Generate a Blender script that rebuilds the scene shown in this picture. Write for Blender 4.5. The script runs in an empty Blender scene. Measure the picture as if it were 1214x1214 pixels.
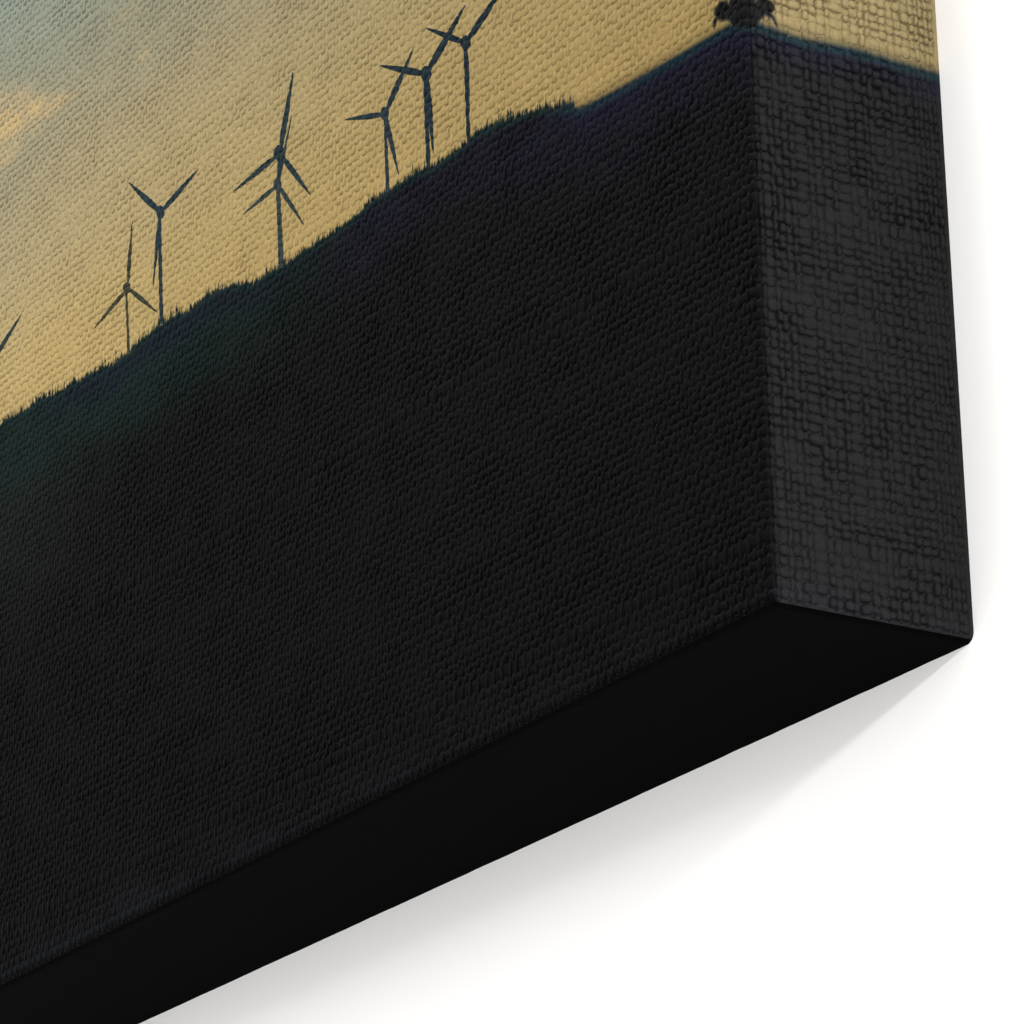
import bpy, math, json
import numpy as np

# ------------------------------------------------------------------ camera, world, lamps, exposure
S = bpy.context.scene
C = S.collection
MM = 0.001
CAM_POS = np.array([0.55523874, -0.4097716, -0.23787736])
CAM_ROT = np.array([[0.537317, -0.78669317, 0.30398075],
                    [0.84305529, 0.51101473, -0.16769532],
                    [-0.02341388, 0.34637813, 0.93780274]])      # columns: right, forward, up
FOCAL = 5453.9468 / 1214.0                                       # focal length in picture widths

cam_data = bpy.data.cameras.new('camera')
cam = bpy.data.objects.new('camera', cam_data)
C.objects.link(cam)
from mathutils import Matrix, Vector
m = Matrix.Identity(4)
for r in range(3):
    m[r][0], m[r][1], m[r][2], m[r][3] = CAM_ROT[r][0], CAM_ROT[r][2], -CAM_ROT[r][1], CAM_POS[r]
cam.matrix_world = m
cam_data.sensor_width = 36.0
cam_data.lens = FOCAL * 36.0
cam_data.clip_start = 0.01
cam_data.clip_end = 50.0
S.camera = cam

world = bpy.data.worlds.new('World')
S.world = world
world.use_nodes = True
bg = world.node_tree.nodes['Background']
bg.inputs['Color'].default_value = (1.0, 0.99, 0.975, 1)
bg.inputs['Strength'].default_value = 1.3

def area_lamp(name, direction, dist, power, sx, sy, color):
    d = Vector(direction).normalized()
    l = bpy.data.lights.new(name, 'AREA')
    l.shape = 'RECTANGLE'
    l.size, l.size_y = sx, sy
    l.energy = power
    l.color = color
    o = bpy.data.objects.new(name, l)
    C.objects.link(o)
    o.location = Vector((-0.08, 0.0, 0.08)) + d * dist
    o.rotation_euler = d.to_track_quat('Z', 'Y').to_euler()
    return o

area_lamp('studio_softbox', (-0.55, -1.0, 1.6), 1.6, 33.0, 0.8, 0.6, (1.0, 0.985, 0.96))
# a long narrow strip light to the right, lying in the plane of the wall shadow's slanting edge
strip = area_lamp('studio_strip_light', (1.35, -0.55, 0.31), 1.49, 16.5, 1.6, 0.06, (1.0, 0.985, 0.96))
strip.location = (1.35, -0.55, 0.31)
_z = Vector((1.35, -0.55, 0.31)).normalized()
_x = Vector((4.5, 0.0, 1.0)); _x = (_x - _z * _x.dot(_z)).normalized()
_y = _z.cross(_x)
strip.rotation_euler = Matrix((_x, _y, _z)).transposed().to_euler()

S.view_settings.view_transform = 'Standard'
S.view_settings.look = 'None'
S.view_settings.gamma = 1.0
S.view_settings.use_curve_mapping = False
S.view_settings.exposure = 0.0
S.cycles.use_denoising = True
S.cycles.max_bounces = 6

# ------------------------------------------------------------------ helpers
INK_GAIN = 1.0 / 2.0       # ink reflectance per displayed linear value under these lamps

def lin(c):
    c = np.asarray(c, float) / 255.0
    return np.where(c <= 0.04045, c / 12.92, ((c + 0.055) / 1.055) ** 2.4)

def sstep(a, b, x):
    t = np.clip((x - a) / (b - a), 0, 1)
    return t * t * (3 - 2 * t)

_tab = {}
def vnoise(u, v, su, sv, seed):
    """smooth value noise in -1..1"""
    if seed not in _tab:
        _tab[seed] = np.random.RandomState(seed).uniform(-1, 1, (257, 257)).astype(np.float32)
    T = _tab[seed]
    a = u / su + 1000.37; b = v / sv + 1000.71
    i = np.floor(a).astype(np.int64); j = np.floor(b).astype(np.int64)
    f = a - i; g = b - j
    f = f * f * (3 - 2 * f); g = g * g * (3 - 2 * g)
    i %= 256; j %= 256
    return (T[i, j] * (1 - f) + T[i + 1, j] * f) * (1 - g) + (T[i, j + 1] * (1 - f) + T[i + 1, j + 1] * f) * g

def threads(length, pitch, seed, lo=-4.0, sig=0.11):
    r = np.random.RandomState(seed)
    n = int((length + 12) / pitch * 1.15)
    w = pitch * np.exp(r.normal(0, sig, n))
    w = np.where(r.rand(n) < 0.06, w * 1.4, w)
    return lo + np.concatenate([[0], np.cumsum(w)])

CW, CH, CD, RAD = 420.0, 300.0, 40.0, 1.9          # canvas width, height, depth, edge rounding (mm)
WARP_F = threads(CW + 8, 1.22, 11, -CW - 6)
WARP_S = threads(CD + 8, 1.48, 12, -4, 0.2)
WEFT = threads(CH + 8, 1.70, 13, -4)

def weave(u, v, ue, ve, seed, depth=1.0, beads=False):
    """height of a plain weave of uneven hand-spun threads (mm): every over-crossing is a small pebble of yarn"""
    wob = 0.55 if beads else 0.5
    uw = u + wob * (0.16 * vnoise(u, v, 5.5, 2.3, seed) + 0.10 * vnoise(u, v, 1.3, 1.5, seed + 1))
    vw = v + wob * (0.28 * vnoise(u, v, 2.6, 7.5, seed + 2) + 0.10 * vnoise(u, v, 1.4, 1.3, seed + 3))
    i0 = np.clip(np.searchsorted(ue, uw) - 1, 1, len(ue) - 3)
    j0 = np.clip(np.searchsorted(ve, vw) - 1, 1, len(ve) - 3)
    rr = np.random.RandomState(seed + 50)
    R = rr.rand(5, 512, 256)
    h = np.zeros_like(u)
    for di, dj in ((0, 0), (-1, 0), (1, 0), (0, -1), (0, 1), (-1, -1), (1, 1), (-1, 1), (1, -1)):
        i, j = i0 + di, j0 + dj
        wi, wj = ue[i + 1] - ue[i], ve[j + 1] - ve[j]
        up = ((i + j) & 1) == 1
        r = R[:, i % 512, j % 256]
        cu = 0.5 * (ue[i] + ue[i + 1]) + (r[0] - 0.5) * 0.16 * wi
        cv = 0.5 * (ve[j] + ve[j + 1]) + (r[1] - 0.5) * 0.16 * wj
        if beads:
            ru = np.where(up, 0.56 * wi * (0.86 + 0.28 * r[2]), 0.50 * wi)
            rv = np.where(up, 0.60 * wj * (0.84 + 0.26 * r[3]), 0.44 * wj * (0.88 + 0.24 * r[3]))
            a = np.where(up, 0.46 * (0.75 + 0.4 * r[4]), 0.30 * (0.5 + 0.7 * r[4]))
        else:
            ru = np.where(up, 0.54 * wi * (0.88 + 0.24 * r[2]), 0.62 * wi)
            rv = np.where(up, 0.635 * wj * (0.88 + 0.24 * r[3]), 0.43 * wj)
            a = np.where(up, 0.46 * (0.80 + 0.3 * r[4]), 0.26 * (0.65 + 0.55 * r[4]))
        du, dv = (uw - cu), (vw - cv)
        du = du + (r[2] - 0.5) * (0.2 if beads else 0.12) * dv
        e = 2.6 if beads else 2.7
        q = np.abs(du / ru) ** e + np.abs(dv / rv) ** e
        h = np.maximum(h, a * np.sqrt(np.clip(1 - q, 0, 1)))
    amp = 0.86 + 0.34 * vnoise(u, v, 8, 6, seed + 4)
    fib = vnoise(u, v, 0.24, 1.1, seed + 5) + 0.7 * vnoise(u, v, 1.1, 0.25, seed + 6) + 0.9 * np.clip(vnoise(u + v, u - v, 1.9, 0.22, seed + 8), 0.2, 1) + 0.9 * np.clip(vnoise(u - 0.5 * v, v + 0.5 * u, 0.22, 2.1, seed + 9), 0.2, 1)
    return depth * ((h - 0.28) * amp + (0.024 if beads else 0.026) * fib + 0.03 * vnoise(u, v, 0.7, 0.7, seed + 7))

def weft_only(v):
    j = np.clip(np.searchsorted(WEFT, v) - 1, 0, len(WEFT) - 2)
    t = (v - 0.5 * (WEFT[j] + WEFT[j + 1])) / (0.5 * (WEFT[j + 1] - WEFT[j]))
    return 0.16 * np.sqrt(np.clip(1 - 0.95 * t * t, 0, 1)) - 0.08

RELIEF_FRONT, RELIEF_SIDE = 1.55, 0.85
def h_front(x, z):
    h = weave(x, z, WARP_F, WEFT, 100, 0.5)
    k = sstep(0.0, 0.9, -x)
    h = h * k + weft_only(z) * (1 - k)
    return h * sstep(0.0, 0.8, z) * sstep(0, 0.8, CH - z) * sstep(0, 0.8, CW + x)

def h_side(y, z):
    h = weave(y, z, WARP_S, WEFT, 300, 1.5, True)
    k = sstep(0.0, 0.9, y)
    h = h * k + weft_only(z) * (1 - k)
    return h * sstep(0.0, 0.7, z) * sstep(0, 0.8, CH - z) * sstep(0.2, 1.3, CD - y)

def h_under(x, y):
    return (0.035 * vnoise(x, y, 5, 0.7, 501) + 0.02 * vnoise(x, y, 1.6, 0.5, 502)) * sstep(0, 1, y) * sstep(0, 1, -x)

def rounded(p):
    """the stretched cloth round the bar's rounded edges: points on a box -> position and outward direction"""
    c = np.stack([np.clip(p[:, 0], -CW + RAD, -RAD), np.clip(p[:, 1], RAD, None), np.clip(p[:, 2], RAD, CH - RAD)], 1)
    d = p - c
    n = np.linalg.norm(d, axis=1, keepdims=True)
    d = d / np.maximum(n, 1e-9)
    return c + RAD * d, d

def box_front(x, z): return np.stack([x, np.zeros_like(x), z], 1)
def box_side(y, z): return np.stack([np.zeros_like(y), y, z], 1)
def box_under(x, y): return np.stack([x, y, np.zeros_like(x)], 1)

def place(box, hfun, u, v, lift=0.0, gain=1.0):
    p, d = rounded(box(u, v))
    h = hfun(u, v)
    return p + d * (h + lift)[:, None], h * gain

def mesh_object(name, co, faces, mat, parent, cols=None, smooth=True, relief=None):
    """faces: (n,4) int array, or a list of index lists"""
    me = bpy.data.meshes.new(name)
    if isinstance(faces, np.ndarray):
        nf, k = faces.shape
        tot = np.full(nf, k, np.int32); flat = faces.ravel().astype(np.int32)
    else:
        tot = np.array([len(f) for f in faces], np.int32)
        flat = np.array([i for f in faces for i in f], np.int32); nf = len(faces)
    me.vertices.add(len(co)); me.vertices.foreach_set('co', (np.asarray(co) * MM).astype(np.float32).ravel())
    me.loops.add(len(flat)); me.loops.foreach_set('vertex_index', flat)
    me.polygons.add(nf)
    st = np.concatenate([[0], np.cumsum(tot)[:-1]]).astype(np.int32)
    me.polygons.foreach_set('loop_start', st)
    me.polygons.foreach_set('loop_total', tot)
    me.update(calc_edges=True)
    me.polygons.foreach_set('use_smooth', np.full(nf, smooth))
    if cols is not None:
        a = me.color_attributes.new('ink', 'FLOAT_COLOR', 'POINT')
        rgba = np.ones((len(co), 4), np.float32); rgba[:, :3] = cols
        a.data.foreach_set('color', rgba.ravel())
    if relief is not None:
        a = me.attributes.new('relief', 'FLOAT', 'POINT'); a.data.foreach_set('value', relief.astype(np.float32))
    me.materials.append(mat)
    o = bpy.data.objects.new(name, me)
    C.objects.link(o)
    if parent: o.parent = parent
    return o

# ------------------------------------------------------------------ materials
def principled(name):
    mt = bpy.data.materials.new(name); mt.use_nodes = True
    nt = mt.node_tree
    return mt, nt, nt.nodes['Principled BSDF']

def ink_material(name, attr=True, color=None, rough=0.6, spec=0.015):
    """ink on coated cloth: the ink colour, slightly blotchy where the cloth drank it, over fine fibre bump"""
    mt, nt, b = principled(name)
    tc = nt.nodes.new('ShaderNodeTexCoord')
    no = nt.nodes.new('ShaderNodeTexNoise'); no.inputs['Scale'].default_value = 900; no.inputs['Detail'].default_value = 4
    nt.links.new(tc.outputs['Object'], no.inputs['Vector'])
    rm = nt.nodes.new('ShaderNodeMapRange'); rm.inputs['To Min'].default_value = 0.86; rm.inputs['To Max'].default_value = 1.14
    rm.inputs['From Min'].default_value = 0.25; rm.inputs['From Max'].default_value = 0.75
    nt.links.new(no.outputs['Fac'], rm.inputs['Value'])
    mx = nt.nodes.new('ShaderNodeVectorMath'); mx.operation = 'SCALE'
    if attr:
        at = nt.nodes.new('ShaderNodeAttribute'); at.attribute_name = 'ink'
        nt.links.new(at.outputs['Color'], mx.inputs[0])
    else:
        mx.inputs[0].default_value = color
    nt.links.new(rm.outputs['Result'], mx.inputs['Scale'])
    nt.links.new(mx.outputs['Vector'], b.inputs['Base Color'])
    b.inputs['Roughness'].default_value = rough
    b.inputs['Specular IOR Level'].default_value = spec
    n2 = nt.nodes.new('ShaderNodeTexNoise'); n2.inputs['Scale'].default_value = 3500; n2.inputs['Detail'].default_value = 2
    nt.links.new(tc.outputs['Object'], n2.inputs['Vector'])
    bp = nt.nodes.new('ShaderNodeBump'); bp.inputs['Strength'].default_value = 0.35; bp.inputs['Distance'].default_value = 0.00006
    nt.links.new(n2.outputs['Fac'], bp.inputs['Height'])
    if attr:
        ar = nt.nodes.new('ShaderNodeAttribute'); ar.attribute_name = 'relief'
        b3 = nt.nodes.new('ShaderNodeBump'); b3.inputs['Strength'].default_value = 1.0; b3.inputs['Distance'].default_value = 0.0010
        nt.links.new(ar.outputs['Fac'], b3.inputs['Height']); nt.links.new(bp.outputs['Normal'], b3.inputs['Normal'])
        bp = b3
    nt.links.new(bp.outputs['Normal'], b.inputs['Normal'])
    return mt

MAT_INK = ink_material('printed_cloth')
MAT_UNDER = ink_material('black_cloth', attr=False, color=(0.0012, 0.0012, 0.0012), rough=0.95, spec=0.01)

wall_mat, nt, b = principled('white_wall_paint')
tc = nt.nodes.new('ShaderNodeTexCoord')
no = nt.nodes.new('ShaderNodeTexNoise'); no.inputs['Scale'].default_value = 9; no.inputs['Detail'].default_value = 5
nt.links.new(tc.outputs['Object'], no.inputs['Vector'])
cr = nt.nodes.new('ShaderNodeValToRGB')
cr.color_ramp.elements[0].position = 0.3; cr.color_ramp.elements[0].color = (0.885, 0.88, 0.875, 1)
cr.color_ramp.elements[1].position = 0.7; cr.color_ramp.elements[1].color = (0.905, 0.903, 0.90, 1)
nt.links.new(no.outputs['Fac'], cr.inputs['Fac']); nt.links.new(cr.outputs['Color'], b.inputs['Base Color'])
b.inputs['Roughness'].default_value = 0.85
b.inputs['Specular IOR Level'].default_value = 0.2

wood_mat, nt, b = principled('pine_stretcher_wood')
tc = nt.nodes.new('ShaderNodeTexCoord')
wv = nt.nodes.new('ShaderNodeTexNoise'); wv.inputs['Scale'].default_value = 60; wv.inputs['Detail'].default_value = 6
nt.links.new(tc.outputs['Object'], wv.inputs['Vector'])
cr = nt.nodes.new('ShaderNodeValToRGB')
cr.color_ramp.elements[0].color = (0.32, 0.2, 0.1, 1); cr.color_ramp.elements[1].color = (0.5, 0.36, 0.2, 1)
nt.links.new(wv.outputs['Fac'], cr.inputs['Fac']); nt.links.new(cr.outputs['Color'], b.inputs['Base Color'])
b.inputs['Roughness'].default_value = 0.7

# ------------------------------------------------------------------ the wall behind
def slab(name, lo, hi, mat, parent=None):
    x0, y0, z0 = lo; x1, y1, z1 = hi
    co = np.array([(x0, y0, z0), (x1, y0, z0), (x1, y1, z0), (x0, y1, z0), (x0, y0, z1), (x1, y0, z1), (x1, y1, z1), (x0, y1, z1)])
    f = [[0, 1, 5, 4], [1, 2, 6, 5], [2, 3, 7, 6], [3, 0, 4, 7], [4, 5, 6, 7], [3, 2, 1, 0]]
    return mesh_object(name, co, f, mat, parent, smooth=False)

wall = slab('wall', (-1700, CD, -1100), (1700, CD + 100, 1500), wall_mat)
wall['kind'] = 'structure'
wall['label'] = 'plain white painted wall behind the stretched canvas'

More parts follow.
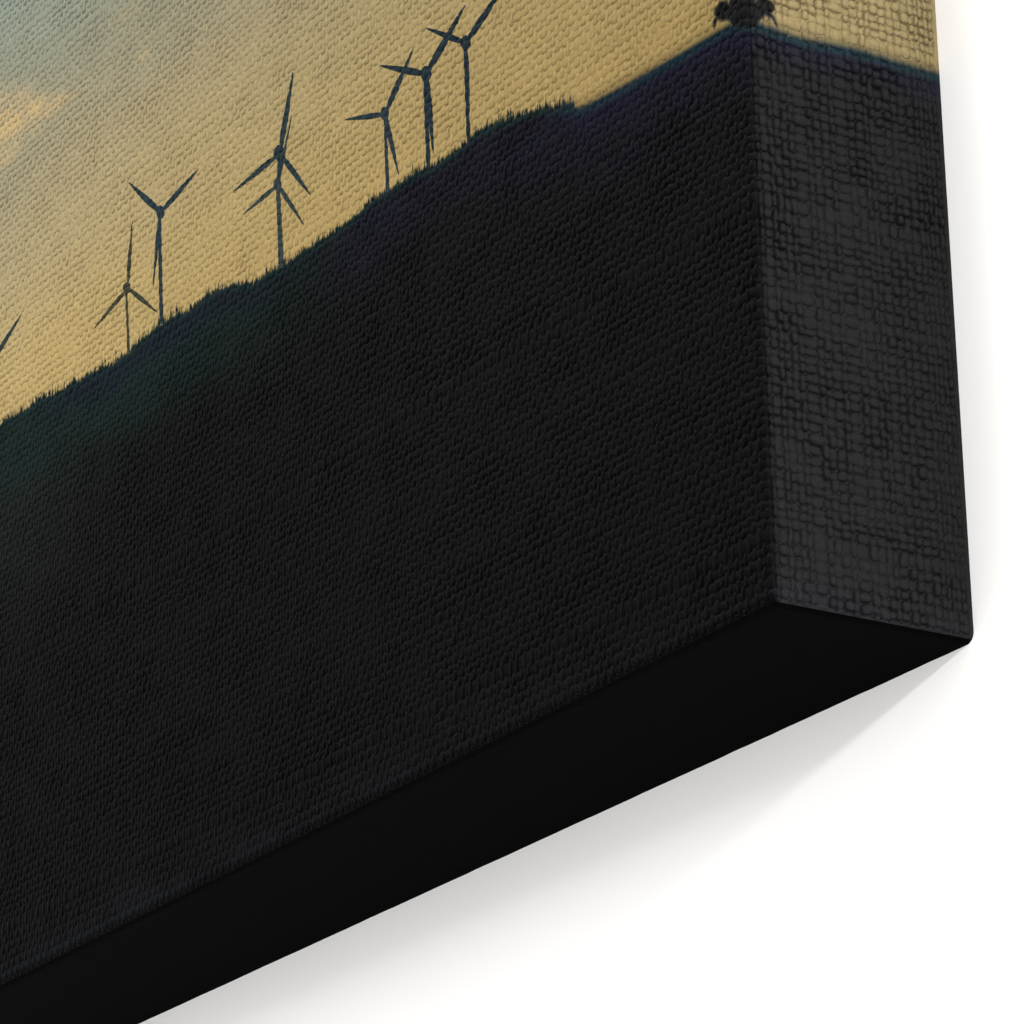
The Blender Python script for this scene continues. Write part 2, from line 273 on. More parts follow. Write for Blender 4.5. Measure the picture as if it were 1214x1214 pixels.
# ------------------------------------------------------------------ what is printed on the cloth (mm on the canvas)
DATA = json.loads(r'''{"hill":[[-276.88,124.86],[-272.06,124.76],[-264.07,123.75],[-257.24,124.08],[-251.53,122.86],[-242.88,122.69],[-233.58,121.31],[-227.03,120.69],[-218.84,120.77],[-210.72,121.21],[-204.61,121.59],[-200.11,121.43],[-193.12,120.53],[-188.02,121.03],[-181.96,120.79],[-175.97,119.48],[-166.53,116.96],[-156.59,116.01],[-147.84,116.25],[-140.7,115.83],[-134.41,115.7],[-127.43,115.98],[-122.14,116.35],[-118.22,116.73],[-114.46,116.63],[-108.44,116.15],[-104.01,115.85],[-99.62,115.3],[-95.26,114.84],[-89.49,115.07],[-85.85,115.46],[-81.59,115.41],[-74.33,114.3],[-70.2,113.28],[-66.08,112.42],[-60.7,111.04],[-55.36,109.66],[-50.79,107.53],[-47.51,107.0],[-40.96,106.31],[-34.51,105.8],[-26.86,105.32],[-18.76,104.76],[-9.54,104.3],[-5.86,104.05],[-2.0,103.25],[0.14,102.56]],"side":[[0.27,102.61],[3.19,102.63],[7.27,102.23],[9.22,102.16],[12.7,102.15],[22.05,102.86],[30.2,102.62],[36.82,102.47],[39.35,102.52]],"bushF":[[[-9.54,107.99],[-9.13,108.6],[-8.48,108.95],[-7.73,109.1],[-6.63,108.94],[-5.69,108.37],[-5.32,107.67],[-4.95,108.05],[-4.77,109.22],[-3.01,109.71],[-1.07,109.49],[2.72,108.14],[2.36,99.9],[-3.51,102.58],[-5.08,104.66],[-6.99,105.56],[-8.42,106.25],[-8.99,106.97]],[[-9.11,107.02],[-8.15,106.61],[-8.94,105.85],[-9.49,105.14],[-9.51,106.25]],[[-10.05,111.53],[-8.76,112.23],[-6.31,111.79],[-4.44,110.34],[-4.99,109.48],[-6.95,109.7],[-8.89,110.24]]],"bushS":[[[-1.12,109.05],[1.44,108.76],[1.69,106.94],[1.58,106.05],[2.2,106.76],[3.47,107.85],[4.48,107.48],[5.16,107.18],[5.74,106.7],[5.76,106.08],[5.28,105.57],[4.87,105.0],[5.36,104.41],[5.76,103.73],[5.97,102.93],[5.49,103.67],[4.74,104.18],[3.45,104.18],[2.54,103.25],[1.78,101.82],[-1.55,100.53]]],"T":[{"nacelle":[[[-279.25,140.98],[-279.38,140.58],[-279.77,140.35],[-280.36,140.31],[-281.07,140.47],[-281.79,140.81],[-282.4,141.28],[-282.82,141.81],[-282.98,142.31],[-282.85,142.76],[-282.46,143.03],[-281.87,143.1],[-281.16,142.95],[-280.44,142.59],[-279.83,142.09],[-279.41,141.53]]],"blades":[[[[-279.77,141.36],[-277.91,141.89],[-279.36,142.83],[-280.66,141.94]],[[-277.91,141.89],[-275.39,142.84],[-277.16,143.99],[-279.36,142.83]],[[-275.39,142.84],[-272.9,144.1],[-274.41,145.08],[-277.16,143.99]],[[-272.9,144.1],[-269.92,145.73],[-270.88,146.37],[-274.41,145.08]],[[-269.92,145.73],[-267.93,146.87],[-268.45,147.21],[-270.88,146.37]],[[-267.93,146.87],[-267.07,147.45],[-267.24,147.56],[-268.45,147.21]]],[[[-282.51,142.25],[-284.27,142.57],[-283.4,141.56],[-281.98,141.63]],[[-284.27,142.57],[-286.76,142.88],[-285.69,141.64],[-283.4,141.56]],[[-286.76,142.88],[-289.36,143.01],[-288.44,141.94],[-285.69,141.64]],[[-289.36,143.01],[-292.55,143.08],[-291.95,142.4],[-288.44,141.94]],[[-292.55,143.08],[-294.7,143.11],[-294.38,142.74],[-291.95,142.4]],[[-294.7,143.11],[-295.68,143.07],[-295.57,142.95],[-294.38,142.74]]],[[[-281.96,141.27],[-281.97,140.09],[-280.62,139.67],[-281.13,141.01]],[[-281.97,140.09],[-281.75,138.24],[-280.11,137.73],[-280.62,139.67]],[[-281.75,138.24],[-281.23,136.1],[-279.82,135.66],[-280.11,137.73]],[[-281.23,136.1],[-280.47,133.4],[-279.56,133.12],[-279.82,135.66]],[[-280.47,133.4],[-279.91,131.56],[-279.42,131.41],[-279.56,133.12]],[[-279.91,131.56],[-279.59,130.67],[-279.43,130.62],[-279.42,131.41]]]],"tower":[[[-281.68,140.46],[-280.83,124.84],[-279.39,124.35],[-280.44,140.03]]],"col":[46,58,58],"layer":0},{"nacelle":[[[-217.35,134.95],[-217.47,134.54],[-217.82,134.28],[-218.36,134.23],[-219.0,134.37],[-219.64,134.7],[-220.18,135.16],[-220.55,135.68],[-220.68,136.19],[-220.56,136.65],[-220.2,136.94],[-219.66,137.03],[-219.03,136.89],[-218.39,136.55],[-217.84,136.06],[-217.48,135.5]]],"blades":[[[[-218.41,135.79],[-217.91,137.34],[-219.24,137.89],[-219.22,136.13]],[[-217.91,137.34],[-217.41,139.77],[-219.04,140.44],[-219.24,137.89]],[[-217.41,139.77],[-217.13,142.58],[-218.53,143.17],[-219.04,140.44]],[[-217.13,142.58],[-216.89,146.15],[-217.79,146.53],[-218.53,143.17]],[[-216.89,146.15],[-216.76,148.6],[-217.25,148.81],[-217.79,146.53]],[[-216.76,148.6],[-216.77,149.78],[-216.93,149.85],[-217.25,148.81]]],[[[-218.28,134.82],[-217.04,133.6],[-215.89,133.88],[-217.58,134.99]],[[-217.04,133.6],[-214.97,131.82],[-213.57,132.17],[-215.89,133.88]],[[-214.97,131.82],[-212.45,129.92],[-211.25,130.22],[-213.57,132.17]],[[-212.45,129.92],[-209.22,127.58],[-208.46,127.77],[-211.25,130.22]],[[-209.22,127.58],[-207.01,126.01],[-206.6,126.11],[-208.46,127.77]],[[-207.01,126.01],[-205.92,125.28],[-205.78,125.32],[-206.6,126.11]]],[[[-220.07,135.42],[-221.93,135.17],[-220.89,134.35],[-219.44,134.92]],[[-221.93,135.17],[-224.54,134.64],[-223.27,133.64],[-220.89,134.35]],[[-224.54,134.64],[-227.23,133.89],[-226.13,133.03],[-223.27,133.64]],[[-227.23,133.89],[-230.53,132.87],[-229.82,132.32],[-226.13,133.03]],[[-230.53,132.87],[-232.75,132.16],[-232.36,131.86],[-229.82,132.32]],[[-232.75,132.16],[-233.75,131.78],[-233.62,131.68],[-232.36,131.86]]]],"tower":[[[-219.78,134.8],[-218.73,120.72],[-217.55,120.32],[-218.74,134.44]]],"col":[62,64,52],"layer":0},{"nacelle":[[[-202.89,146.3],[-203.02,145.8],[-203.4,145.48],[-203.98,145.39],[-204.65,145.55],[-205.33,145.92],[-205.91,146.46],[-206.3,147.07],[-206.44,147.68],[-206.31,148.24],[-205.93,148.62],[-205.35,148.74],[-204.67,148.6],[-203.99,148.21],[-203.42,147.64],[-203.03,146.97]]],"blades":[[[[-203.32,146.75],[-201.22,146.93],[-202.56,148.06],[-204.14,147.44]],[[-201.22,146.93],[-198.32,147.41],[-199.96,148.78],[-202.56,148.06]],[[-198.32,147.41],[-195.4,148.17],[-196.79,149.35],[-199.96,148.78]],[[-195.4,148.17],[-191.87,149.2],[-192.76,149.96],[-196.79,149.35]],[[-191.87,149.2],[-189.51,149.93],[-189.99,150.34],[-192.76,149.96]],[[-189.51,149.93],[-188.47,150.33],[-188.63,150.47],[-189.99,150.34]]],[[[-204.83,147.69],[-206.08,149.12],[-207.71,148.86],[-205.82,147.53]],[[-206.08,149.12],[-208.27,151.23],[-210.27,150.91],[-207.71,148.86]],[[-208.27,151.23],[-211.06,153.53],[-212.78,153.25],[-210.27,150.91]],[[-211.06,153.53],[-214.7,156.4],[-215.81,156.23],[-212.78,153.25]],[[-214.7,156.4],[-217.24,158.36],[-217.85,158.27],[-215.81,156.23]],[[-217.24,158.36],[-218.52,159.28],[-218.72,159.25],[-217.85,158.27]]],[[[-205.38,146.56],[-205.93,144.89],[-204.75,144.38],[-204.66,146.25]],[[-205.93,144.89],[-206.55,142.3],[-205.1,141.68],[-204.75,144.38]],[[-206.55,142.3],[-206.98,139.32],[-205.74,138.79],[-205.1,141.68]],[[-206.98,139.32],[-207.43,135.56],[-206.63,135.22],[-205.74,138.79]],[[-207.43,135.56],[-207.7,133.0],[-207.27,132.81],[-206.63,135.22]],[[-207.7,133.0],[-207.77,131.76],[-207.63,131.7],[-207.27,132.81]]]],"tower":[[[-205.74,146.27],[-204.86,122.41],[-203.36,121.88],[-204.29,145.72]]],"col":[38,54,62],"layer":1},{"nacelle":[[[-155.06,133.67],[-155.18,133.16],[-155.53,132.83],[-156.05,132.71],[-156.66,132.84],[-157.26,133.19],[-157.77,133.71],[-158.11,134.31],[-158.22,134.92],[-158.1,135.49],[-157.75,135.88],[-157.23,136.03],[-156.62,135.91],[-156.02,135.55],[-155.51,134.99],[-155.17,134.34]]],"blades":[[[[-156.01,134.71],[-155.19,136.05],[-156.15,136.54],[-156.59,135.0]],[[-155.19,136.05],[-154.14,138.16],[-155.3,138.75],[-156.15,136.54]],[[-154.14,138.16],[-153.17,140.6],[-154.16,141.11],[-155.3,138.75]],[[-153.17,140.6],[-152.03,143.69],[-152.66,144.02],[-154.16,141.11]],[[-152.03,143.69],[-151.28,145.8],[-151.62,145.98],[-152.66,144.02]],[[-151.28,145.8],[-150.97,146.82],[-151.09,146.88],[-151.62,145.98]]],[[[-157.6,134.46],[-159.35,134.55],[-158.41,133.57],[-157.03,133.86]],[[-159.35,134.55],[-161.81,134.5],[-160.66,133.3],[-158.41,133.57]],[[-161.81,134.5],[-164.37,134.24],[-163.37,133.21],[-160.66,133.3]],[[-164.37,134.24],[-167.49,133.83],[-166.85,133.17],[-163.37,133.21]],[[-167.49,133.83],[-169.6,133.53],[-169.25,133.17],[-166.85,133.17]],[[-169.6,133.53],[-170.55,133.34],[-170.43,133.21],[-169.25,133.17]]],[[[-156.25,133.51],[-155.37,132.1],[-154.1,132.04],[-155.48,133.48]],[[-155.37,132.1],[-153.82,129.98],[-152.27,129.91],[-154.1,132.04]],[[-153.82,129.98],[-151.85,127.63],[-150.52,127.57],[-152.27,129.91]],[[-151.85,127.63],[-149.28,124.7],[-148.44,124.66],[-150.52,127.57]],[[-149.28,124.7],[-147.52,122.71],[-147.06,122.7],[-148.44,124.66]],[[-147.52,122.71],[-146.63,121.78],[-146.48,121.78],[-147.06,122.7]]]],"tower":[[[-157.25,133.25],[-156.52,116.49],[-154.49,115.77],[-155.53,132.61]]],"col":[50,62,62],"layer":0},{"nacelle":[[[-153.69,139.84],[-153.86,139.29],[-154.33,138.95],[-155.03,138.87],[-155.85,139.08],[-156.67,139.53],[-157.37,140.16],[-157.83,140.87],[-157.98,141.56],[-157.81,142.19],[-157.34,142.59],[-156.64,142.7],[-155.81,142.5],[-154.99,142.03],[-154.3,141.36],[-153.85,140.59]]],"blades":[[[[-154.91,141.06],[-153.95,142.64],[-155.66,143.48],[-155.95,141.57]],[[-153.95,142.64],[-152.83,145.16],[-154.91,146.2],[-155.66,143.48]],[[-152.83,145.16],[-151.94,148.15],[-153.73,149.04],[-154.91,146.2]],[[-151.94,148.15],[-150.97,151.95],[-152.11,152.53],[-153.73,149.04]],[[-150.97,151.95],[-150.35,154.56],[-150.97,154.87],[-152.11,152.53]],[[-150.35,154.56],[-150.14,155.83],[-150.35,155.94],[-150.97,154.87]]],[[[-157.14,140.92],[-159.42,141.04],[-158.36,139.91],[-156.5,140.23]],[[-159.42,141.04],[-162.66,141.02],[-161.35,139.63],[-158.36,139.91]],[[-162.66,141.02],[-166.05,140.75],[-164.92,139.55],[-161.35,139.63]],[[-166.05,140.75],[-170.23,140.32],[-169.49,139.55],[-164.92,139.55]],[[-170.23,140.32],[-173.06,140.0],[-172.66,139.58],[-169.49,139.55]],[[-173.06,140.0],[-174.34,139.79],[-174.2,139.65],[-172.66,139.58]]],[[[-155.29,139.68],[-154.28,138.16],[-152.75,138.16],[-154.36,139.68]],[[-154.28,138.16],[-152.49,135.89],[-150.63,135.9],[-152.75,138.16]],[[-152.49,135.89],[-150.19,133.39],[-148.6,133.4],[-150.63,135.9]],[[-150.19,133.39],[-147.22,130.28],[-146.21,130.29],[-148.6,133.4]],[[-147.22,130.28],[-145.17,128.18],[-144.62,128.18],[-146.21,130.29]],[[-145.17,128.18],[-144.14,127.19],[-143.95,127.2],[-144.62,128.18]]]],"tower":[[[-156.64,139.58],[-157.09,135.04],[-155.51,134.36],[-154.6,138.68]]],"col":[40,55,60],"layer":1},{"nacelle":[[[-114.52,132.27],[-114.65,131.82],[-115.01,131.53],[-115.53,131.45],[-116.14,131.6],[-116.74,131.95],[-117.25,132.44],[-117.58,133.01],[-117.69,133.57],[-117.55,134.08],[-117.19,134.42],[-116.67,134.53],[-116.06,134.39],[-115.46,134.03],[-114.95,133.5],[-114.62,132.88]]],"blades":[[[[-114.99,133.02],[-113.49,133.88],[-114.99,134.87],[-115.9,133.63]],[[-113.49,133.88],[-111.52,135.35],[-113.34,136.56],[-114.99,134.87]],[[-111.52,135.35],[-109.64,137.18],[-111.2,138.22],[-113.34,136.56]],[[-109.64,137.18],[-107.42,139.54],[-108.41,140.21],[-111.2,138.22]],[[-107.42,139.54],[-105.95,141.17],[-106.49,141.54],[-108.41,140.21]],[[-105.95,141.17],[-105.33,141.99],[-105.51,142.11],[-106.49,141.54]]],[[[-116.79,133.42],[-118.51,134.19],[-118.28,133.07],[-116.65,132.74]],[[-118.51,134.19],[-121.05,135.13],[-120.77,133.77],[-118.28,133.07]],[[-121.05,135.13],[-123.85,135.96],[-123.6,134.78],[-120.77,133.77]],[[-123.85,135.96],[-127.34,136.91],[-127.18,136.15],[-123.6,134.78]],[[-127.34,136.91],[-129.73,137.53],[-129.64,137.11],[-127.18,136.15]],[[-129.73,137.53],[-130.84,137.76],[-130.81,137.62],[-129.64,137.11]]],[[[-116.1,132.0],[-115.89,130.47],[-114.42,130.06],[-115.21,131.75]],[[-115.89,130.47],[-115.3,128.1],[-113.52,127.6],[-114.42,130.06]],[[-115.3,128.1],[-114.34,125.4],[-112.81,124.97],[-113.52,127.6]],[[-114.34,125.4],[-113.03,122.0],[-112.06,121.73],[-112.81,124.97]],[[-113.03,122.0],[-112.11,119.68],[-111.58,119.54],[-112.06,121.73]],[[-112.11,119.68],[-111.6,118.58],[-111.43,118.53],[-111.58,119.54]]]],"tower":[[[-116.47,131.84],[-116.14,116.76],[-114.87,116.29],[-115.37,131.41]]],"col":[40,54,60],"layer":0},{"nacelle":[[[-99.35,134.15],[-99.51,133.62],[-99.92,133.29],[-100.52,133.21],[-101.23,133.38],[-101.93,133.79],[-102.51,134.38],[-102.9,135.04],[-103.02,135.69],[-102.86,136.29],[-102.44,136.68],[-101.83,136.8],[-101.12,136.63],[-100.43,136.21],[-99.84,135.59],[-99.47,134.86]]],"blades":[[[[-99.85,134.91],[-97.93,135.6],[-99.59,136.86],[-100.87,135.68]],[[-97.93,135.6],[-95.36,136.87],[-97.38,138.41],[-99.59,136.86]],[[-95.36,136.87],[-92.85,138.54],[-94.58,139.86],[-97.38,138.41]],[[-92.85,138.54],[-89.87,140.72],[-90.97,141.56],[-94.58,139.86]],[[-89.87,140.72],[-87.88,142.23],[-88.48,142.69],[-90.97,141.56]],[[-87.88,142.23],[-87.03,143.0],[-87.23,143.15],[-88.48,142.69]]],[[[-101.87,135.71],[-103.62,136.89],[-104.06,135.81],[-102.14,135.05]],[[-103.62,136.89],[-106.34,138.46],[-106.87,137.15],[-104.06,135.81]],[[-106.34,138.46],[-109.46,140.0],[-109.93,138.87],[-106.87,137.15]],[[-109.46,140.0],[-113.44,141.85],[-113.74,141.12],[-109.93,138.87]],[[-113.44,141.85],[-116.18,143.1],[-116.34,142.7],[-113.74,141.12]],[[-116.18,143.1],[-117.49,143.63],[-117.55,143.49],[-116.34,142.7]]],[[[-101.16,134.51],[-101.26,132.64],[-99.81,132.1],[-100.28,134.18]],[[-101.26,132.64],[-101.15,129.73],[-99.38,129.07],[-99.81,132.1]],[[-101.15,129.73],[-100.72,126.39],[-99.2,125.84],[-99.38,129.07]],[[-100.72,126.39],[-100.06,122.2],[-99.1,121.85],[-99.2,125.84]],[[-100.06,122.2],[-99.59,119.35],[-99.06,119.16],[-99.1,121.85]],[[-99.59,119.35],[-99.29,117.98],[-99.11,117.92],[-99.06,119.16]]]],"tower":[[[-102.14,134.09],[-101.57,115.47],[-100.1,114.92],[-100.83,133.58]]],"col":[32,46,54],"layer":1},{"nacelle":[[[-85.55,134.69],[-85.7,134.2],[-86.09,133.89],[-86.66,133.81],[-87.33,133.98],[-87.98,134.37],[-88.53,134.93],[-88.89,135.55],[-89.0,136.16],[-88.85,136.72],[-88.45,137.08],[-87.88,137.19],[-87.21,137.03],[-86.56,136.63],[-86.01,136.04],[-85.66,135.36]]],"blades":[[[[-86.09,135.31],[-84.15,135.8],[-85.62,137.02],[-86.99,136.05]],[[-84.15,135.8],[-81.52,136.75],[-83.3,138.24],[-85.62,137.02]],[[-81.52,136.75],[-78.91,138.06],[-80.43,139.33],[-83.3,138.24]],[[-78.91,138.06],[-75.78,139.78],[-76.74,140.6],[-80.43,139.33]],[[-75.78,139.78],[-73.69,140.98],[-74.21,141.43],[-76.74,140.6]],[[-73.69,140.98],[-72.78,141.6],[-72.95,141.75],[-74.21,141.43]]],[[[-87.72,136.08],[-89.11,137.23],[-89.82,136.48],[-88.15,135.62]],[[-89.11,137.23],[-91.34,138.82],[-92.21,137.9],[-89.82,136.48]],[[-91.34,138.82],[-93.98,140.45],[-94.73,139.66],[-92.21,137.9]],[[-93.98,140.45],[-97.36,142.43],[-97.84,141.92],[-94.73,139.66]],[[-97.36,142.43],[-99.69,143.77],[-99.96,143.49],[-97.84,141.92]],[[-99.69,143.77],[-100.83,144.37],[-100.92,144.27],[-99.96,143.49]]],[[[-87.51,134.67],[-87.65,133.28],[-86.47,132.82],[-86.79,134.38]],[[-87.65,133.28],[-87.66,131.12],[-86.22,130.56],[-86.47,132.82]],[[-87.66,131.12],[-87.42,128.63],[-86.19,128.16],[-86.22,130.56]],[[-87.42,128.63],[-87.02,125.49],[-86.24,125.19],[-86.19,128.16]],[[-87.02,125.49],[-86.73,123.35],[-86.3,123.19],[-86.24,125.19]],[[-86.73,123.35],[-86.53,122.32],[-86.39,122.27],[-86.3,123.19]]]],"tower":[[[-88.04,134.37],[-87.51,115.27],[-86.25,114.79],[-86.61,133.79]]],"col":[30,44,52],"layer":0}]}''')
HILL = np.array(DATA['hill']); SIDE = np.array(DATA['side'])

def grass_profile():
    """hill line of the front picture sampled every 0.05 mm, with grass blades left of the smooth crest"""
    xs = np.arange(-CW - 2, 3, 0.05)
    hx = np.concatenate([[-CW - 5, -340], HILL[:, 0], [5]]); hz = np.concatenate([[118, 122], HILL[:, 1], [HILL[-1, 1]]])
    z = np.interp(xs, hx, hz) + 0.25 * vnoise(xs, xs * 0, 3.1, 1, 41) * sstep(-50, -62, xs)
    base = z.copy()
    r = np.random.RandomState(5)
    for x0 in np.arange(-CW, -52.5, 0.27):
        x0 += r.uniform(-0.2, 0.2)
        big = 0.45 + 0.55 * (0.5 + 0.5 * vnoise(np.array([x0]), np.array([0.0]), 7.0, 1, 43)[0])
        hgt = (r.gamma(2.4, 0.46) + 0.35) * big
        if r.rand() < 0.05: hgt += r.uniform(0.8, 1.5)
        wd = r.uniform(0.22, 0.48)
        a = int((x0 - wd - xs[0]) / 0.05); b2 = int((x0 + wd - xs[0]) / 0.05) + 1
        seg = slice(max(a, 0), b2)
        q = np.clip(1 - np.abs(xs[seg] - x0) / wd, 0, 1)
        z[seg] = np.maximum(z[seg], np.interp(x0, xs, base) + hgt * q)
    return xs, base, z
GX, GBASE, GTOP = grass_profile()

def seg_sdf(px, pz, poly):
    """signed distance to a polygon, positive inside"""
    P = np.array(poly); n = len(P)
    d = np.full(px.shape, 1e9); inside = np.zeros(px.shape, bool)
    for k in range(n):
        a, c = P[k], P[(k + 1) % n]
        e = c - a
        wx, wz = px - a[0], pz - a[1]
        t = np.clip((wx * e[0] + wz * e[1]) / (e @ e + 1e-12), 0, 1)
        d = np.minimum(d, np.hypot(wx - t * e[0], wz - t * e[1]))
        cross = ((a[1] > pz) != (c[1] > pz)) & (px < (c[0] - a[0]) * (pz - a[1]) / (c[1] - a[1] + 1e-12) + a[0])
        inside ^= cross
    return np.where(inside, d, -d)

def bush_mask(u, v, polys):
    m_ = np.full(u.shape, -9.0)
    near = (np.abs(u) < 14) & (v > 98) & (v < 116)
    if near.any():
        un, vn = u[near], v[near]
        un2 = un + 0.15 * vnoise(un, vn, 0.9, 0.9, 61); vn2 = vn + 0.15 * vnoise(un, vn, 0.9, 0.9, 62)
        m_[near] = np.max([seg_sdf(un2, vn2, p) for p in polys], axis=0)
    return m_

def mix(a, b, k): return a * (1 - k[:, None]) + b * k[:, None]

SKY_Z = [100, 112, 138, 167, 200, 226, 262, 300]
SKY_C = np.array([lin(c) for c in [(188, 161, 102), (188, 162, 105), (186, 163, 110), (173, 157, 119), (149, 147, 125), (142, 149, 134), (120, 142, 138), (92, 124, 138)]])

def sky_ink(x, z):
    zz = z + 5 * vnoise(x, z, 46, 13, 21) + 1.5 * vnoise(x, z, 14, 3.5, 22) - 0.03 * (x + 200)
    col = np.stack([np.interp(zz, SKY_Z, SKY_C[:, k]) for k in range(3)], 1)
    fall = 1 - 0.30 * np.clip((x + 265) / 265, 0, 1)
    col = col * (fall * (1 + 0.03 * vnoise(x, z, 9, 3, 23)))[:, None]
    # sunset-tinted cloud streaks
    t = np.clip((x + 281) / 38, -0.2, 1)
    axis = 197.0 - 7.2 * t
    wid = 6.4 * (1 - t) ** 1.1 + 0.7
    n = 0.75 + 0.4 * vnoise(x, z, 5, 1.6, 24) + 0.25 * vnoise(x, z, 1.8, 0.8, 25)
    k = np.exp(-((z - axis) / wid) ** 2) * n * sstep(-238, -252, x) * 0.72
    k += 0.32 * np.exp(-((x + 212.5) / 3.0) ** 2 - ((z - 186.0 + 0.05 * (x + 212)) / 0.9) ** 2)
    k += 0.30 * np.exp(-((x + 275) / 9) ** 2 - ((z - 187.5) / 1.6) ** 2) * n
    k += 0.12 * np.exp(-((x + 225) / 8) ** 2 - ((z - 199.5) / 1.2) ** 2) * n
    k += 0.34 * np.exp(-((x + 276) / 14) ** 2 - ((z - 198.0 + 0.1 * (x + 276)) / 6.5) ** 2) * (0.7 + 0.5 * vnoise(x, z, 7, 2.5, 26))
    k = np.clip(k, 0, 0.72)
    col = mix(col, np.broadcast_to(lin((208, 178, 124)), col.shape), k)
    return col

INK_BLACK = np.array([0.0018, 0.0018, 0.0019])
def hill_ink(x, z, d, side=False):
    """d: depth below the hill line"""
    col = np.broadcast_to(INK_BLACK, (len(x), 3)).copy()
    n = 0.5 + 0.5 * vnoise(x, z, 16, 5, 31); n2 = 0.5 + 0.5 * vnoise(x, z, 6, 3, 32)
    if not side:
        left = sstep(-112, -212, x)
        far = sstep(-235, -275, x)
        teal = np.array([0.0045, 0.0165, 0.0145]); navy = np.array([0.0055, 0.0085, 0.0175]); grey = np.array([0.0075, 0.0095, 0.0095])
        col = mix(col, np.broadcast_to(grey, col.shape), sstep(-215, -275, x) * sstep(60, 14, d))
        col = mix(col, np.broadcast_to(teal, col.shape), left * sstep(26, 4, d - 6 * n + 3) * (0.75 + 0.25 * n2))
        col = mix(col, np.broadcast_to(navy, col.shape), left * (1 - far) * sstep(8, 3, d) * (0.5 + 0.5 * n))
        mid = sstep(-160, -140, x) * sstep(-40, -80, x)
        col = mix(col, np.broadcast_to(np.array([0.004, 0.010, 0.0115]), col.shape), mid * sstep(11, 4, d + 4 * n) * 0.8 * n2)
        col = mix(col, np.broadcast_to(np.array([0.0050, 0.0046, 0.0125]), col.shape), sstep(-150, -120, x) * sstep(26, 8, d + 9 * n) * (0.4 + 0.6 * n2))
        # cooler ink along the bottom edge
        col = mix(col, np.broadcast_to(np.array([0.0040, 0.0043, 0.0065]), col.shape), sstep(14, 2, z + 8 * n) * (0.5 + 0.5 * sstep(-60, -200, x)))
        col = mix(col, np.broadcast_to(np.array([0.004, 0.0065, 0.009]), col.shape), sstep(4, 0.5, z) * sstep(-170, -235, x) * 0.8)
        smooth_crest = sstep(-64, -50, x)
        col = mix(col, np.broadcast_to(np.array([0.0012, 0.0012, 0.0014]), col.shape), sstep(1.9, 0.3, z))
    else:
        smooth_crest = np.ones_like(x)
        col = mix(col, np.broadcast_to(np.array([0.0064, 0.0062, 0.0115]), col.shape), sstep(16, 3, z + 8 * n) * 0.8)
    col = mix(col, np.broadcast_to((np.array([0.009, 0.0085, 0.028]) if side else np.array([0.0062, 0.0056, 0.0170])), col.shape), smooth_crest * sstep(10, 2.0, d + 2 * n) * 0.85)
    col = mix(col, np.broadcast_to((np.array([0.006, 0.038, 0.050]) if side else np.array([0.006, 0.021, 0.029])), col.shape), smooth_crest * sstep(2.6, 0.9, d) * 0.9)
    rim = (1 - smooth_crest) * sstep(1.6, 0.1, d)
    col = mix(col, np.broadcast_to(np.array([0.005, 0.020, 0.019]), col.shape), rim * 0.7)
    return col

BUSH_C = np.array([0.0045, 0.0048, 0.0052])
def front_ink(x, z):
    sky = sky_ink(x, z)
    base = np.interp(x, GX, GBASE); top = np.interp(x, GX, GTOP)
    crest = sstep(-64, -50, x)
    soft = 0.38 + 0.22 * crest
    m_ = sstep(soft, -soft, z - top)
    sky = sky * (1 - 0.34 * crest * sstep(2.8, 0.2, z - base))[:, None]      # the print's own dark halo on the crest
    col = mix(sky, hill_ink(x, z, base - z), m_)
    bm = bush_mask(x, z, DATA['bushF'])
    col = mix(col, np.broadcast_to(np.array([0.010, 0.030, 0.032]), col.shape), sstep(-0.45, -0.05, bm) * (1 - sstep(0.0, 0.3, bm)) * 0.8)
    col = mix(col, np.broadcast_to(BUSH_C, col.shape), sstep(-0.12, 0.22, bm) * sstep(100.0, 102.0, z))
    col = col + PAINTED_SHEEN * 0.2 * (sstep(-1.3, 0.0, x) * sstep(0, 2, z))[:, None]  # the side's painted sheen eased in before the fold
    return col, np.where(bm > 0.02, 2, np.where(m_ > 0.5, 1, 0))

PAINTED_SHEEN = np.array([0.0262, 0.0262, 0.0268])  # grey sheen of the side face, added to its ink colour
def side_ink(y, z):
    base = np.interp(y, SIDE[:, 0], SIDE[:, 1])
    sky = np.broadcast_to(lin((184, 164, 116)), (len(y), 3)) * (1 + 0.03 * vnoise(y, z, 7, 9, 71))[:, None]
    ramp = np.stack([np.interp(z, SKY_Z, SKY_C[:, k]) / np.interp(110.0, SKY_Z, SKY_C[:, k]) for k in range(3)], 1)
    sky = sky * ramp
    sky = sky * (1 - 0.28 * sstep(2.6, 0.2, z - base))[:, None]
    m_ = sstep(0.9, -0.9, z - base)
    col = mix(sky, hill_ink(y, z, base - z, True), m_)
    bm = bush_mask(y, z, DATA['bushS'])
    col = mix(col, np.broadcast_to(np.array([0.010, 0.030, 0.032]), col.shape), sstep(-0.45, -0.05, bm) * (1 - sstep(0.0, 0.3, bm)) * 0.8)
    col = mix(col, np.broadcast_to(BUSH_C, col.shape), sstep(-0.12, 0.22, bm) * sstep(100.0, 102.0, z))
    col = col * 0.92 + PAINTED_SHEEN * (0.2 + 0.8 * sstep(-0.2, 1.9, y))[:, None] * (0.72 + 0.28 * sstep(0, 9, base - z))[:, None]        # side face's reflected-light lift painted into the edge ink
    return col, np.where(bm > 0.02, 2, np.where(m_ > 0.5, 1, 0))

# ------------------------------------------------------------------ the stretched canvas
canvas = bpy.data.objects.new('canvas_print', None)
C.objects.link(canvas)
canvas['label'] = 'corner of a thick wrapped canvas print of wind turbines above a dark hill'
canvas['category'] = 'canvas print'

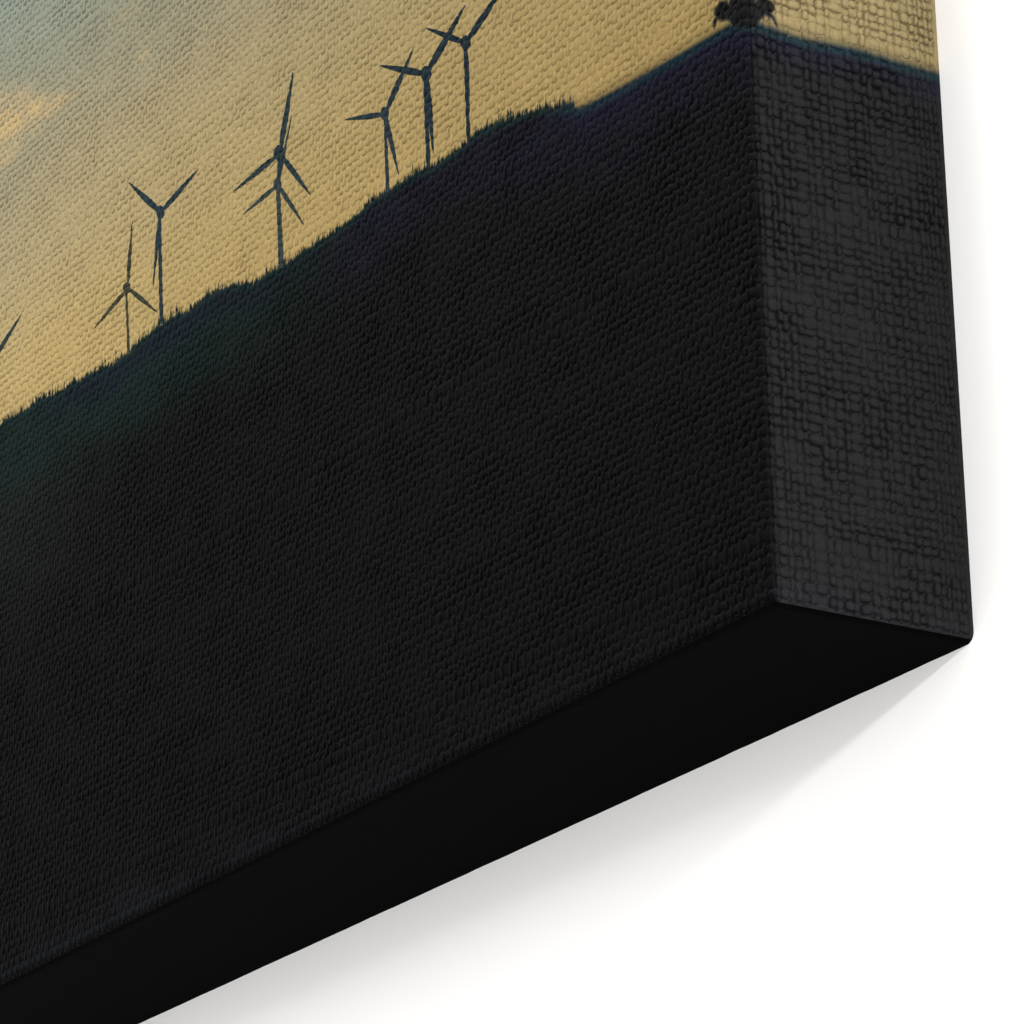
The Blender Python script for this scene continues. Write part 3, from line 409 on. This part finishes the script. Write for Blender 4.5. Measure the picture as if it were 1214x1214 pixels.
def in_view(p, margin):
    q = (p * MM - CAM_POS) @ CAM_ROT
    a = FOCAL * q[:, 0] / q[:, 1]; b_ = FOCAL * q[:, 2] / q[:, 1]
    return (np.abs(a) < 0.5 + margin) & (np.abs(b_) < 0.5 + margin)

def cloth(u0, u1, v0, v1, bu, bv, fine, coarse, box, hfun, ink, parts, gain):
    """woven sheet, finely knit where the photograph shows it and coarser far outside the frame.
    parts: [(name, parent)] for picture class 0, 1, 2; returns the objects"""
    nbu, nbv = round((u1 - u0) / bu), round((v1 - v0) / bv)
    cu = u0 + (np.arange(nbu) + 0.5) * bu; cv = v0 + (np.arange(nbv) + 0.5) * bv
    gu, gv = np.meshgrid(cu, cv, indexing='ij')
    vis = np.zeros(gu.size, bool)
    for du, dv in ((0, 0), (-.5, -.5), (.5, -.5), (-.5, .5), (.5, .5)):
        vis |= in_view(box(gu.ravel() + du * bu, gv.ravel() + dv * bv), 0.12)
    vis = vis.reshape(gu.shape)
    bits = {k: [] for k in range(3)}
    for sel, (fu, fv) in ((vis, fine), (~vis, coarse)):
        if not sel.any(): continue
        nu, nv = nbu * fu, nbv * fv
        cells = np.repeat(np.repeat(sel, fu, 0), fv, 1)
        used = np.zeros((nu + 1, nv + 1), bool)
        used[:-1, :-1] |= cells; used[1:, :-1] |= cells; used[:-1, 1:] |= cells; used[1:, 1:] |= cells
        ii, jj = np.nonzero(used)
        idx = np.full(used.shape, -1, np.int64); idx[ii, jj] = np.arange(len(ii))
        u = u0 + ii * (bu / fu); v = v0 + jj * (bv / fv)
        co, hh = place(box, hfun, u, v, 0.0, gain)
        col, cls = ink(u, v)
        ci, cj = np.nonzero(cells)
        q = np.stack([idx[ci, cj], idx[ci + 1, cj], idx[ci + 1, cj + 1], idx[ci, cj + 1]], 1)
        vote = cls[q]
        fc = np.where((vote == 2).sum(1) >= 2, 2, np.where((vote >= 1).sum(1) >= 2, 1, 0))
        for k in range(3):
            f = q[fc == k]
            if len(f) == 0: continue
            uq, inv = np.unique(f, return_inverse=True)
            bits[k].append((co[uq], col[uq] * INK_GAIN, hh[uq], inv.reshape(f.shape)))
    objs = []
    for k, spec in enumerate(parts):
        if not bits[k]: objs.append(None); continue
        off = 0; cs, ks, hs, fs = [], [], [], []
        for a, b2, hh, f in bits[k]:
            cs.append(a); ks.append(b2); hs.append(hh); fs.append(f + off); off += len(a)
        par = spec[1] if not isinstance(spec[1], int) else objs[spec[1]]
        objs.append(mesh_object(spec[0], np.concatenate(cs), np.concatenate(fs), MAT_INK, par, np.concatenate(ks), relief=np.concatenate(hs)))
    return objs

front = cloth(-CW, 0, 0, CH, 5.6, 6.0, (24, 34), (8, 10), box_front, h_front, front_ink,
              [('printed_sky', canvas), ('printed_hillside', canvas), ('printed_bush', canvas)], RELIEF_FRONT)
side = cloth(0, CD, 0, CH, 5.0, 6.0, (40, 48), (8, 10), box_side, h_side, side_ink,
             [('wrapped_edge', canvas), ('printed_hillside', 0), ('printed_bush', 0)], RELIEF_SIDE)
if side[1]: side[1]['label'] = 'dark grey hillside colour carried over onto the wrapped side edge'

# the underside of the wrap, plain black
uu, vv = np.meshgrid(np.concatenate([np.arange(-CW, -4, 1.0), np.arange(-4, 0.01, 0.25)]),
                     np.concatenate([np.arange(0, 3, 0.2), np.arange(3, CD + .01, 0.5)]), indexing='ij')
co, _ = place(box_under, h_under, uu.ravel(), vv.ravel())
gi = np.arange(uu.size).reshape(uu.shape)
q = np.stack([gi[:-1, :-1].ravel(), gi[:-1, 1:].ravel(), gi[1:, 1:].ravel(), gi[1:, :-1].ravel()], 1)
mesh_object('wrapped_underside', co, q, MAT_UNDER, canvas)

# wooden bars the cloth is stretched over
inset = 0.8
def bar(lo, hi): slab('stretcher_bar', lo, hi, wood_mat, canvas)
bar((-CW + inset, inset, inset), (-inset, CD - 0.4, 40))
bar((-CW + inset, inset, CH - 40), (-inset, CD - 0.4, CH - 0.4))
bar((-40, inset, 40.3), (-inset, CD - 0.4, CH - 40.3))
bar((-CW + 0.4, inset, 40.3), (-CW + 40, CD - 0.4, CH - 40.3))

# ------------------------------------------------------------------ the printed wind turbines
GU, GV = 5.6 / 24, 6.0 / 34
def clip_cell(poly, x0, x1, z0, z1):
    for ax, lim, sg in ((0, x0, 1), (0, x1, -1), (1, z0, 1), (1, z1, -1)):
        outp = []
        n = len(poly)
        for k in range(n):
            a, c = poly[k], poly[(k + 1) % n]
            da, dc = sg * (a[ax] - lim), sg * (c[ax] - lim)
            if da >= 0: outp.append(a)
            if (da >= 0) != (dc >= 0):
                t = da / (da - dc)
                outp.append((a[0] + t * (c[0] - a[0]), a[1] + t * (c[1] - a[1])))
        poly = outp
        if len(poly) < 3: return []
    return poly

def ink_shape(name, polys, color, lift, parent):
    """a printed silhouette lying on the weave: cut along the cloth's own mesh so that it follows every thread"""
    keys = {}; pts = []; faces = []
    for P in polys:
        P = [tuple(p) for p in P]
        area = sum(P[k][0] * P[(k + 1) % len(P)][1] - P[(k + 1) % len(P)][0] * P[k][1] for k in range(len(P)))
        if area < 0: P = P[::-1]
        xs = [p[0] for p in P]; zs = [p[1] for p in P]
        for a in range(math.floor((min(xs) + CW) / GU), math.floor((max(xs) + CW) / GU) + 1):
            for c in range(math.floor(min(zs) / GV), math.floor(max(zs) / GV) + 1):
                x0, z0 = -CW + a * GU, c * GV
                poly = clip_cell(P, x0, x0 + GU, z0, z0 + GV)
                if len(poly) < 3: continue
                f = []
                for p in poly:
                    kk = (round(p[0], 4), round(p[1], 4))
                    if kk not in keys: keys[kk] = len(pts); pts.append(kk)
                    if keys[kk] not in f: f.append(keys[kk])
                if len(f) >= 3: faces.append(f)
    uv = np.array(pts)
    co, hh = place(box_front, h_front, uv[:, 0], uv[:, 1], lift, RELIEF_FRONT)
    n = 1 + 0.12 * vnoise(uv[:, 0], uv[:, 1], 1.5, 1.5, 81)
    cols = np.array(0.95 * lin(color))[None, :] * n[:, None] * INK_GAIN
    return mesh_object(name, co, faces, MAT_INK, parent, cols, relief=hh)

for T in DATA['T']:
    cx = float(np.mean([p[0] for p in T['nacelle'][0]])); cz = float(np.mean([p[1] for p in T['nacelle'][0]]))
    t = bpy.data.objects.new('printed_wind_turbine', None)
    C.objects.link(t); t.parent = canvas
    base = 0.034 + 0.018 * T['layer']
    ink_shape('tower', T['tower'], T['col'], base, t)
    for k, bl in enumerate(T['blades']):
        ink_shape('blade', bl, T['col'], base + 0.004 * (k + 1), t)
    ink_shape('nacelle', T['nacelle'], T['col'], base + 0.016, t)
